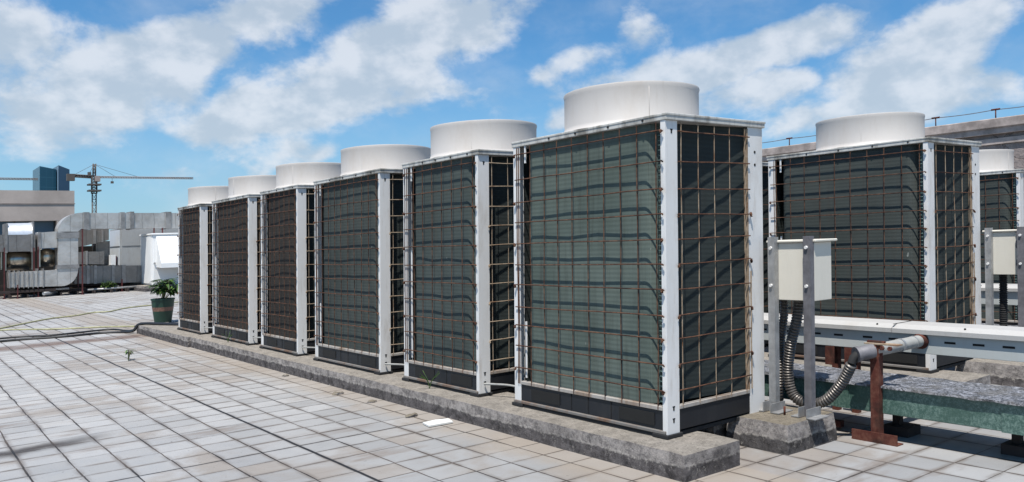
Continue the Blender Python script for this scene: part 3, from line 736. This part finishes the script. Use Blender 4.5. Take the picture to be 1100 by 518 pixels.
duct('upright duct beside the grey cabinet panels', [[(103,259),(118,259),(118,288),(103,288)]], [], YD+1.6, .6, DUCTD)
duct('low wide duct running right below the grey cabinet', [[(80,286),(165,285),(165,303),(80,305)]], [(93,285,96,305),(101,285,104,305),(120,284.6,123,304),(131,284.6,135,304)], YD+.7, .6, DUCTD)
# polished casings
def casing(a, b, c, d, lab, Y):
    (x0, z0), (x1, z1) = P_(a, d, Y), P_(c, b, Y); zc = (z0+z1)/2; rz = (z1-z0)/2
    m = MB(); n = 12; V = {}
    for i in range(n+1):
        for k in range(n+1):
            u, v = -1+2*i/n, -1+2*k/n; V[i, k] = m.bm.verts.new(((x0+x1)/2+(x1-x0)/2*u, .5-.5*math.sqrt(max(0, 1-.85*v*v))*(1-.35*u*u), zc+rz*v))
    for i in range(n):
        for k in range(n): m.bm.faces.new((V[i,k], V[i+1,k], V[i+1,k+1], V[i,k+1])).smooth = True
    for a_, b_ in ((x0, x0+.03), (x1-.03, x1)): m.box(a_, b_, -.02, .6, z0, z1)
    o = m.build('fan_casing', SHINY, None, (0, Y, 0)); return tag(o, lab, 'fan casing', 'steel fan casings')
casing(-28, 268, 2, 291, 'round polished steel casing cut off by the left edge of the photo', YD+.5)
casing(5.5, 268, 35, 291, 'larger round polished steel casing under the low grey duct', YD+.5)
casing(42, 265, 62, 287, 'smaller round polished steel casing left of the tall duct', YD+.5)
# bright cover
t = empty('vent_cover', (0, YD+.9, 0), 'bright aluminium rounded vent cover above the far left duct', 'cover')
(x0, z0), (x1, z1) = P_(9, 254, YD+.9), P_(35, 239, YD+.9)
m = MB(); n = 8; prof = [(.45-.45*math.cos(R(90*i/n)), z0+(z1-z0)*math.sin(R(90*i/n))) for i in range(n+1)] + [(.9, z1), (.9, z0)]
m.prism(prof, x0, x1, axis='x', smooth=True); m.build('cover_shell', SHINYW, t)
m = MB(); m.box(P_(6, 250, YD+.9)[0], x0, .1, .9, z0, z1-.02); m.box(x1, x1+.04, -.02, .9, z0, z1+.03); m.build('cover_end', DUCTC, t)
# red posts
for i, (a, b, c, lab) in enumerate([(88.5, 246, 312, 'tall thin red post holding up the long pale duct elbow'), (4.6, 266, 309, 'red post at the far left beside the large steel casing'),
        (36.5, 266, 291, 'red post right of the large steel casing'), (41, 265, 290, 'red post left of the smaller steel casing'), (84, 290, 312, 'short red post under the tall duct, left of the tall red post'),
        (19, 306, 317, 'short rusty leg under the lowest duct at far left'), (131, 300, 309, 'short red leg below the low wide duct'), (124.6, 275, 287, 'small red bracket on the pale cabinet panel'),
        (165.5, 245, 253, 'small red bracket on top of the white cowl unit, left of two'), (174.5, 245, 253, 'small red bracket on top of the white cowl unit, right of two')]):
    Y = [YD-.12, YD+.2, YD+.2, YD+.05, YD+.65, YD-.1, YD+.4, YD+1.35, YD-.2, YD-.2][i]
    (x0, z0), (x1, z1) = P_(a-.55, c, Y), P_(a+.55, b, Y)
    if i in (0, 1, 2, 3, 4, 5, 6): z0 = G
    m = MB(); m.box(x0, x1, -.025, .025, z0, z1); m.box(x0-.03, x1+.03, -.05, .05, z0, z0+.015)
    tag(m.build('steel_post', REDP, None, (0, Y, 0)), lab, 'post', 'red steel posts under the ducts')
# dark rack under the ducts
t = empty('pipe_rack', (0, YD-.1, G), 'low dark steel rack with pipes lying on the roof under the ducts', 'rack')
m = MB(); q = random.Random(4)
for px0, px1, zz, yy in ((-60, 60, .16, .1), (-60, 150, .10, .5), (20, 150, .22, .9), (60, 150, .17, 1.4), (-60, 150, .3, 1.7)):
    m.box(X_(px0), X_(px1), yy, yy+.07, zz, zz+.07)
build_each(m, 'rail', bpy.data.materials['dark rusty steel'], t)
m = MB()
for px in range(-60, 156, 18): m.box(X_(px)-.02, X_(px)+.02, .1, 1.8, 0, .1)
build_each(m, 'leg', bpy.data.materials['dark rusty steel'], t)
m = MB(); m.tube([(X_(30), .3, .20), (X_(75), .25, .20)], .035, 8); m.tube([(X_(46), -.05, .10), (X_(62), .4, .10)], .05, 8); m.tube([(X_(95), .3, .12), (X_(148), .25, .14)], .03, 8); build_each(m, 'pipe', GALV, t)
# dark backing equipment behind the ducts
t = empty('air_handler', (0, YD+2.2, G), 'dark weathered air handling casing behind the ductwork on the left', 'air handler')
m = MB(); m.box(X_(-60), X_(66, 280, YD+2.2), 0, 1.5, 0, 1.75); m.box(X_(66, 280, YD+2.2), X_(118, 260, YD+2.2), .0, 1.2, 0, 1.5); m.build('casing', plain('dark stained steel', (.02,.018,.017), .7, .3, .4, 1.5), t)
# grey cabinet
def back_y(x, px):                                        # y where the plane x meets the sight line px
    k = (at(px, 260, 25)[0]-CAM.x)/(25-CAM.y); return CAM.y+(x-CAM.x)/k
Y = YD+1.4
t = empty('equipment_cabinet', (0, Y, 0), 'large grey panelled cabinet with pale side panels behind the white cowl unit', 'cabinet')
(x0, z1), (x1, _), (_, zm) = P_(129, 245.5, Y), P_(215, 250, Y), P_(140, 265, Y); yd = back_y(x0, 118)-Y
m = MB(); m.box(x0+.05, x1, -.02, -.002, zm+.03, z1-.05); m.box(x0+.05, x1, -.02, -.002, G+.1, zm-.03); build_each(m, 'front_panel', PANEL, t)
m = MB(); m.box(x0-.02, x0-.002, .05, yd-.05, zm+.03, z1-.05); m.box(x0-.02, x0-.002, .05, yd-.05, G+.1, zm-.03); build_each(m, 'side_panel', PANELW, t)
m = MB(); m.box(x0, x1, 0, yd, G, z1); m.build('frame', PANEL, t)
m = MB(); a = P_(117, 274, Y-.1); b = P_(122.5, 285, Y-.1); m.box(a[0], b[0], -.35, -.1, b[1], a[1]); m.build('junction_box', WBOX, t)
# white cowl unit
Y = 24.4
t = empty('cowl_unit', (0, Y, 0), 'white metal fan unit with sloping intake hood beside the farthest condenser', 'ventilation unit')
(xb, za), (xc_, _), (_, zb) = P_(164, 252.5, Y), P_(214, 252, Y), P_(160, 307, Y); yd = back_y(xb, 151)-Y
m = MB(); m.box(xb, xc_, .0, yd, zb, za, .02); m.build('casing', WBOX, t)
m = MB(); m.box(xb-.03, xc_+.02, -.03, yd+.04, za, za+.05, .01); m.build('cap_panel', WBOX, t)
m = MB(); m.box(xb-.025, xb-.001, .15, yd-.15, zb+.06, za-.05); m.build('access_door', WBOX, t)
m = MB(); zt = P_(165, 253.5, Y)[1]; zk = P_(165, 283, Y)[1]; zl = P_(165, 288, Y)[1]; xh = xb+.10
m.prism([(-.001, zt), (-.62, zk), (-.62, zl), (-.59, zl), (-.03, zl+.02), (-.001, zl+.02)], xh, xc_, axis='x')
m.build('hood', WBOX, t)
m = MB(); m.box(xh+.04, xc_-.05, -.54, -.002, zl+.0, zl+.015); m.build('intake_grille', DARK, t)
m = MB(); m.tube([(xb+.05, -.001, zk), (xb+.05, -.04, zk)], .03, 8); m.build('latch', GALV, t)
tag(rough_block('stone_base', P_(156, 308, 24.0)[0], P_(214, 308, 24.0)[0], 24.0, 26.0, G-.01, zb-.002, CONC, 'low stone base under the white cowl unit', 'base', seed=9, step=.3), 'low stone base under the white cowl unit', 'base')

# ------------------------------------------------------------------ cables and hose on the deck
CB = plain('black cable sheath', (.010,.010,.011), .5)
def cable(pts, r, mat, lab, name='cable', group='cables on the tiles'):
    m = MB(); P = smoothpath([(a, b, (G+r*.9 if c is None else c)) for a, b, c in pts], 8)
    m.tube(P, r, 7); return tag(m.build(name, mat), lab, 'cable', group)
cable([(-7, 9.3, None), (-3.5, 10.4, None), (-1.79, 11.0, None), (-1.14, 10.8, None), (-.40, 10.95, None), (-.25, 10.5, None), (-.22, 10.1, -.10), (-.16, 9.95, -.005), (.1, 9.6, -.005), (.3, 9.2, -.005), (.5, 8.9, -.005)], .014, CB, 'black cable on the tiles running up over the far plinth, farther of two')
cable([(-7, 9.0, None), (-3.5, 10.1, None), (-1.84, 10.5, None), (-1.06, 10.36, None), (-.6, 10.42, None), (-.32, 10.2, None), (-.25, 9.95, -.10), (-.17, 9.85, -.005), (.05, 9.45, -.005), (.25, 9.0, -.005)], .017, CB, 'black cable on the tiles running up over the far plinth, nearer of two')
YH = plain('faded yellow green hose', (.30,.29,.16), .6)
cable([(-1.9, 12.7, None), (-1.6, 13.07, None), (-.735, 14.5, None), (-.2, 14.9, None), (.21, 15.45, None), (.5, 15.4, None), (1.0, 16.2, None), (1.77, 16.7, None), (2.6, 17.3, None)], .014, YH, 'thin yellow green hose curving across the far tiles', 'garden_hose', 'hoses on the tiles')
cable([(-2.6, 12.6, None), (-1.64, 12.66, None), (-.96, 11.95, None), (-.4, 11.6, None), (.03, 11.15, None)], .012, YH, 'thin yellow green hose lying just beyond the black cables', 'garden_hose', 'hoses on the tiles')

# ------------------------------------------------------------------ plants
def leaf_mat(name, a, b):
    n = N(name); v = n.noise(14, 3)
    m = n.fin(n.mix(n.ramp(v, .35, .65), a, b), .45, 0., None, .4)
    return m
LEAF = leaf_mat('green leaves', (.022,.055,.010), (.07,.13,.025))
def leaf(m, base, d, length, w, droop=.3):
    d = Vector(d).normalized(); s = d.cross(Vector((0,0,1)));
    if s.length < .01: s = Vector((1,0,0))
    s.normalize(); upv = s.cross(d); base = Vector(base); prof = [(.0, .12), (.25, .8), (.5, 1.), (.75, .7), (1., .05)]
    L_, C_, R_ = [], [], []
    for t_, ww in prof:
        c = base + d*length*t_ + Vector((0,0,-droop*length*t_*t_)); C_.append(m.bm.verts.new(c)); k = upv*(.18*w*ww)
        L_.append(m.bm.verts.new(c + s*w*ww*.5 + k)); R_.append(m.bm.verts.new(c - s*w*ww*.5 + k))
    for i in range(4):
        m.bm.faces.new((L_[i], C_[i], C_[i+1], L_[i+1])).smooth = True; m.bm.faces.new((C_[i], R_[i], R_[i+1], C_[i+1])).smooth = True
def plant(parent, x, y, z, h, spread, n, leaves, lw, q, name='foliage', lean=(0, 0)):
    m = MB(); st = MB()
    for i in range(n):
        a = q.uniform(0, 2*PI); rr = q.uniform(.2, 1)*spread; hh = h*q.uniform(.5, 1)
        tip = Vector((x+rr*math.cos(a)+lean[0], y+rr*math.sin(a)+lean[1], z+hh)); base = Vector((x, y, z))
        mid = base.lerp(tip, .5)+Vector((0, 0, h*.18)); P = smoothpath([base, mid, tip], 6); st.tube(P, .005, 5)
        for k in range(leaves):
            t_ = .35+.65*(k+1)/leaves; p = P[min(len(P)-1, int(t_*(len(P)-1)))]; aa = a+q.choice((-1, 1))*q.uniform(.4, 1.5)
            leaf(m, p, (math.cos(aa), math.sin(aa), q.uniform(-.1, .6)), lw*q.uniform(.8, 1.6), lw*.42, q.uniform(.2, .7))
    m.build(name, LEAF, parent); st.build('stem', leaf_mat('stems', (.07,.09,.03), (.10,.10,.05)) if 'stems' not in bpy.data.materials else bpy.data.materials['stems'], parent)
t = empty('potted_plant', (.545, 11.5, G), 'leafy green plant in a dark green pot with brown band beside the farthest front unit', 'plant')
m = MB(); m.lathe([(.0, 0), (.130, 0), (.158, .20)], 0, 0, 32); m.lathe([(.168, .265), (.178, .38), (.188, .38), (.188, .405), (.165, .405), (.158, .33), (0, .33)], 0, 0, 32); m.build('pot', plain('dark green glaze', (.008,.035,.022), .5, 0, .2, 5), t)
m = MB(); m.lathe([(.158, .20), (.168, .265)], 0, 0, 32); m.build('pot_band', plain('brown band', (.16,.085,.06), .5, 0, .3, 30), t)
m = MB(); m.lathe([(0, .345), (.158, .335)], 0, 0, 20); m.build('soil', plain('soil', (.04,.025,.015), .95), t)
plant(t, 0, 0, .34, .38, .34, 24, 9, .13, random.Random(5), lean=(.08, -.03))
t = empty('weed', (-1.007, 6.77, G), 'tiny green weed growing from a tile joint in the open deck', 'weed')
plant(t, 0, 0, 0, .14, .05, 5, 4, .05, random.Random(8))
for i, (x, y, lab) in enumerate([(-.06, 2.14, 'grass tuft on the plinth in front of the second unit'), (-.06, 6.4, 'grass tuft on the plinth in front of the fifth unit')]):
    m = MB(); q = random.Random(i)
    for k in range(7):
        a = q.uniform(0, 6.3); m.tube(smoothpath([(0, 0, 0), (.02*math.cos(a), .02*math.sin(a), .06), (.07*math.cos(a), .07*math.sin(a), q.uniform(.07, .14))], 5), .0022, 4)
    tag(m.build('grass_tuft', LEAF, None, (x, y, zp)), lab, 'grass')
for px, lab in ((115, 'small green shrub below the low wide duct, left of two'), (121, 'small green shrub below the low wide duct, right of two')):
    t = empty('shrub', (X_(px, 305), YD+.3, G), lab, 'shrub'); plant(t, 0, 0, 0, .38, .2, 12, 5, .10, random.Random(px))
t = empty('shrub', (.78, 8.9, G), 'small weed beside the plant pot against the farthest unit', 'weed'); plant(t, -.02, .2, 0, .32, .12, 8, 5, .09, random.Random(2))

# ------------------------------------------------------------------ far tower and cranes
def glass_mat():
    n = N('blue curtain wall'); X = n.xyz()
    a = n.ramp(n.math('PINGPONG', X[2], 1.6), .0, .25, 1, 0); b = n.ramp(n.math('PINGPONG', n.math('ADD', X[0], X[1]), .9), .0, .12, 1, 0)
    col = n.mix(n.math('MAXIMUM', n.math('MULTIPLY', a, .4), n.math('MULTIPLY', b, .3)), (.012,.06,.10), (.035,.11,.165))
    return n.fin(col, .25, .1)
Y = 300
(x0, z1), (xm, z2), (x1, z3) = at(41.5, 180.5, Y), at(60.5, 182, Y), at(73, 184, Y)
t = empty('glass_tower', (0, Y, 0), 'distant blue glass tower with two stepped tops rising behind the concrete building', 'building')
m = MB(); m.prism([(x0, -40), (xm, -40), (xm, z2), (x0+.3, z1+.6)], 0, 16); m.build('main_block', glass_mat(), t)
m = MB(); m.prism([(xm, -40), (x1, -40), (x1, z3+.3), (xm+.2, z3+1.6)], -3, 16); m.build('wing', plain('deep blue glass', (.025,.055,.10), .25, .1, .1, .1), t)
m = MB(); m.box(xm-.12, xm+.12, -3.15, -3.0, -40, z2+.5); m.build('fin', plain('pale fin', (.25,.35,.45), .4), t)
def lattice(m, a, b, w, n, r=.16):
    a, b = Vector(a), Vector(b); d = (b-a).normalized(); s = d.cross(Vector((0, 1, 0))).normalized()*w; q_ = Vector((0, w, 0))
    C4 = [s+q_, s-q_, -s-q_, -s+q_]
    for c in C4: m.tube([a+c, b+c], r, 4)
    for i in range(n):
        p, p2 = a.lerp(b, i/n), a.lerp(b, (i+1)/n)
        for j in range(4): m.tube([p+C4[j], p2+C4[(j+1)%4]], r*.7, 4); m.tube([p+C4[j], p+C4[(j+1)%4]], r*.7, 4)
CR = plain('dark crane steel', (.09,.075,.068), .7); CRW = plain('pale crane steel', (.33,.27,.25), .7)
Y = 250
def c3(px, py, dy=0): a = at(px, py, Y); return (a[0], dy, a[1])
t = empty('tower_crane', (0, Y, 0), 'distant tower crane with long pale jib to the right, above the ducts', 'crane')
m = MB(); bt = c3(101.2, 208); lattice(m, (bt[0], 0, -26), bt, .5, 26, .08); m.build('mast', CR, t)
m = MB(); lattice(m, c3(101.2, 208), c3(101.2, 190), .62, 6, .11); a = c3(101.2, 205); m.box(a[0]-1.6, a[0]+1.6, -1.5, 1.5, a[2]-.2, a[2]+.2); a = c3(101.2, 198.5); m.box(a[0]-1.6, a[0]+1.6, -1.5, 1.5, a[2]-.2, a[2]+.2); m.build('slewing_section', CR, t)
m = MB(); lattice(m, c3(101.2, 190), c3(101.4, 176), .33, 4, .11); m.build('tower_top', CR, t)
m = MB(); lattice(m, c3(103, 190.3), c3(207.5, 191.6), .22, 40, .07); m.build('jib', CRW, t)
m = MB(); lattice(m, c3(77, 188.7), c3(100, 190.2), .3, 8, .16); a = c3(76.5, 190.5); m.box(a[0]-1.1, a[0]+.8, -.8, .8, a[2]-1, a[2]+.9); a = c3(96, 188.5); m.box(a[0]-.4, a[0]+.4, -.5, .5, a[2]-.2, a[2]+.9); m.build('counter_jib', CR, t)
m = MB(); a = c3(104.6, 192); m.box(a[0]-.7, a[0]+.6, -1, 1, a[2]-.8, a[2]+.7); m.build('cab', CRW, t)
m = MB()
for a, b in (((101.4, 176.5), (80, 187.6)), ((101.4, 176.5), (125, 190.4)), ((101.4, 176.5), (150, 190.5)), ((120.5, 191), (120.5, 195.5)), ((101.4, 176.5), (95, 188))): m.tube([c3(*a), c3(*b)], .045, 4)
build_each(m, 'stay_cable', CR, t)
m = MB(); a = c3(120.5, 196); m.box(a[0]-.35, a[0]+.35, -.3, .3, a[2]-.3, a[2]+.3); m.build('hook_block', CR, t)
t = empty('tower_crane', (0, Y, 0), 'pale jib of a second crane reaching in from the left edge behind the tower', 'crane')
m = MB(); lattice(m, c3(-160, 190), c3(41, 192.6), .22, 60, .07); m.build('jib', CRW, t)
m = MB(); a = c3(-160, 190); lattice(m, (a[0], 0, -26), a, .75, 22, .17); m.build('mast', CR, t)
m = MB(); lattice(m, (-120, Y+20, at(0, 207, Y)[1]), (at(41, 207, Y)[0], Y+20, at(41, 206.5, Y)[1]), .12, 60, .05)
tag(m.build('overhead_line', CRW), 'thin distant line just above the concrete building roof', 'wire')

# ------------------------------------------------------------------ world: Nishita sky with procedural clouds
SUN_TO = Vector((-.345, -.245, 1)).normalized()            # towards the sun
el = math.asin(SUN_TO.z); az = math.atan2(SUN_TO.x, SUN_TO.y)
w = bpy.data.worlds.new('World'); scene.world = w; w.use_nodes = True; nt = w.node_tree; nt.nodes.clear()
def nn(k, **kw):
    n = nt.nodes.new(k)
    for a, v in kw.items(): setattr(n, a, v)
    return n
def MA(op, a, b=0., c=0.):
    n = nn('ShaderNodeMath', operation=op)
    for i, v in enumerate((a, b, c)):
        if isinstance(v, (int, float)): n.inputs[i].default_value = v
        else: nt.links.new(v, n.inputs[i])
    return n.outputs[0]
def MR(v, a, b, lo=0., hi=1.):
    n = nn('ShaderNodeMapRange', interpolation_type='SMOOTHSTEP'); nt.links.new(v, n.inputs[0])
    for i, x in enumerate((a, b, lo, hi)): n.inputs[1+i].default_value = x
    return n.outputs[0]
def MX(f, a, b, mode='MIX'):
    n = nn('ShaderNodeMix', data_type='RGBA', blend_type=mode)
    for i, v in ((0, f), (6, a), (7, b)):
        if isinstance(v, (int, float)): n.inputs[i].default_value = v
        elif isinstance(v, tuple): n.inputs[i].default_value = v + (1,)
        else: nt.links.new(v, n.inputs[i])
    return n.outputs[2]
sky = nn('ShaderNodeTexSky', sky_type='NISHITA'); sky.sun_disc = False; sky.sun_elevation = el; sky.sun_rotation = az
sky.air_density = 1.0; sky.dust_density = .6; sky.ozone_density = 2.5; sky.altitude = 0
tc = nn('ShaderNodeTexCoord'); sp = nn('ShaderNodeSeparateXYZ'); nt.links.new(tc.outputs['Generated'], sp.inputs[0])
azn = MA('ARCTAN2', sp.outputs[0], sp.outputs[1]); eln = MA('ARCSINE', MA('MINIMUM', MA('MAXIMUM', sp.outputs[2], -1.), 1.))
ae = nn('ShaderNodeCombineXYZ'); nt.links.new(azn, ae.inputs[0]); nt.links.new(eln, ae.inputs[1])
wn = nn('ShaderNodeTexNoise'); wn.inputs['Scale'].default_value = 7; wn.inputs['Detail'].default_value = 5; nt.links.new(ae.outputs[0], wn.inputs['Vector'])
wv = nn('ShaderNodeVectorMath', operation='MULTIPLY_ADD'); nt.links.new(wn.outputs['Color'], wv.inputs[0]); wv.inputs[1].default_value = (.11, .075, 0)
wo = nn('ShaderNodeVectorMath', operation='ADD'); nt.links.new(ae.outputs[0], wo.inputs[0]); wo.inputs[1].default_value = (-.055, -.0375, 0); nt.links.new(wo.outputs[0], wv.inputs[2])
def azel(px, py): d = ray(px, py).normalized(); return math.atan2(d.x, d.y), math.asin(d.z)
BL = [(10,30,58,34,0,.9),(35,118,70,30,-10,.7),(95,132,60,26,-15,.75),(190,60,135,38,-27,1.1),(270,22,80,30,-12,1.),(150,80,70,34,-20,.8),
      (390,75,150,36,-27,1.1),(262,128,90,15,-6,.9),(480,25,110,34,-22,1.),(350,108,90,24,-10,.9),(470,100,50,20,0,.5),
      (635,58,55,17,-10,.7),(600,110,90,18,0,.45),(690,20,26,26,-60,.6),(765,72,105,22,-16,.95),(700,85,60,16,-10,.5),(850,38,75,17,-8,.8),(905,18,50,12,-8,.5),
      (965,62,115,36,-20,1.05),(825,92,60,17,-8,1.),(890,115,60,12,-10,.85),(1010,100,100,24,-10,.75),(1050,30,55,22,-30,.75),(800,60,40,16,-20,.6),(560,130,60,10,-10,.3),
      (310,165,24,9,-10,.7),(345,168,26,8,-10,.7),(272,180,20,8,0,.5),(150,200,60,14,0,.4),(185,185,30,8,0,.35),(600,133,22,10,-20,.8),(30,165,75,16,0,.45),(700,118,80,14,-5,.5),(60,60,60,24,-20,.6),(1085,95,30,14,-20,.7),(575,75,20,10,0,.5),
      (-90,60,90,60,0,1.),(-200,140,110,50,0,.9),(1200,60,90,40,0,1.),(1330,130,120,40,0,.9),(300,-90,200,40,-10,1.),(800,-100,220,50,10,1.)]
cur = None
for (px, py, rx, ry, ang, wt) in BL:
    a, e = azel(px, py); 
    a2, e2 = azel(px+10*math.cos(R(ang)), py+10*math.sin(R(ang))); th = math.atan2(e2-e, a2-a); L1 = math.hypot(e2-e, a2-a)/10*rx
    a3, e3 = azel(px, py-10); L2 = abs(e3-e)/10*ry
    mp = nn('ShaderNodeMapping', vector_type='TEXTURE'); mp.inputs['Location'].default_value = (a, e, 0); mp.inputs['Rotation'].default_value = (0, 0, th); mp.inputs['Scale'].default_value = (L1*1.45, L2*1.7, 1)
    nt.links.new(wv.outputs[0], mp.inputs[0]); ln = nn('ShaderNodeVectorMath', operation='LENGTH'); nt.links.new(mp.outputs[0], ln.inputs[0])
    v = MR(ln.outputs['Value'], .0, 1.25, wt, 0.)
    cur = v if cur is None else MA('MAXIMUM', cur, v) if wt > .9 else MA('SUBTRACT', MA('ADD', cur, v), MA('MULTIPLY', cur, v))
mpn = nn('ShaderNodeMapping'); mpn.inputs['Scale'].default_value = (1, 1.5, 1); mpn.inputs['Rotation'].default_value = (0, 0, R(-20)); nt.links.new(ae.outputs[0], mpn.inputs[0])
def noise(sc, det, ro, dist=0):
    n = nn('ShaderNodeTexNoise'); n.inputs['Scale'].default_value = sc; n.inputs['Detail'].default_value = det; n.inputs['Roughness'].default_value = ro; n.inputs['Distortion'].default_value = dist
    nt.links.new(mpn.outputs[0], n.inputs['Vector']); return n.outputs['Fac']
n1 = noise(9, 10, .60, .3); n2 = noise(26, 8, .6); n3 = noise(5, 6, .55)
dens = MA('ADD', MA('MULTIPLY', cur, .95), MA('ADD', MA('MULTIPLY', MA('SUBTRACT', n1, .5), 1.5), MA('MULTIPLY', MA('SUBTRACT', n2, .5), .42)))
n4 = noise(60, 6, .65)
dens = MA('ADD', dens, MA('MULTIPLY', MA('SUBTRACT', n4, .5), .16))
mask = MR(dens, .20, .72)
veil = MR(MA('ADD', MA('MULTIPLY', n3, .8), MA('MULTIPLY', n1, .4)), .54, .80, 0., .35)
mask = MA('MAXIMUM', mask, veil)
haze = MR(eln, R(16), R(-2), 0., 1.)
skc = MX(1., sky.outputs[0], (.78, 1.42, 1.78), 'MULTIPLY')
skc = MX(MA('MULTIPLY', haze, .68), skc, (5.4, 7.7, 9.6))
n5 = noise(13, 5, .5)
shade = MR(MA('ADD', MA('MULTIPLY', n5, .8), MA('MULTIPLY', n2, .25)), .40, .66)
cc = MX(shade, (6.8, 7.9, 9.1), (10.2, 10.7, 11.4))
cm = MX(MA('MULTIPLY', mask, .84), skc, cc)
bg = nn('ShaderNodeBackground'); bg.inputs['Strength'].default_value = .055; nt.links.new(cm, bg.inputs['Color'])
wo_ = nn('ShaderNodeOutputWorld'); nt.links.new(bg.outputs[0], wo_.inputs[0])

sd = bpy.data.lights.new('sun', 'SUN'); sd.energy = 5.0; sd.angle = R(.53); sd.color = (1, .955, .885)
so = bpy.data.objects.new('sun', sd); C.objects.link(so); so.rotation_euler = (-SUN_TO).to_track_quat('-Z', 'Y').to_euler(); so.location = (0, 0, 20)

vs = scene.view_settings; vs.view_transform = 'Standard'; vs.look = 'None'; vs.gamma = 1; vs.exposure = .5
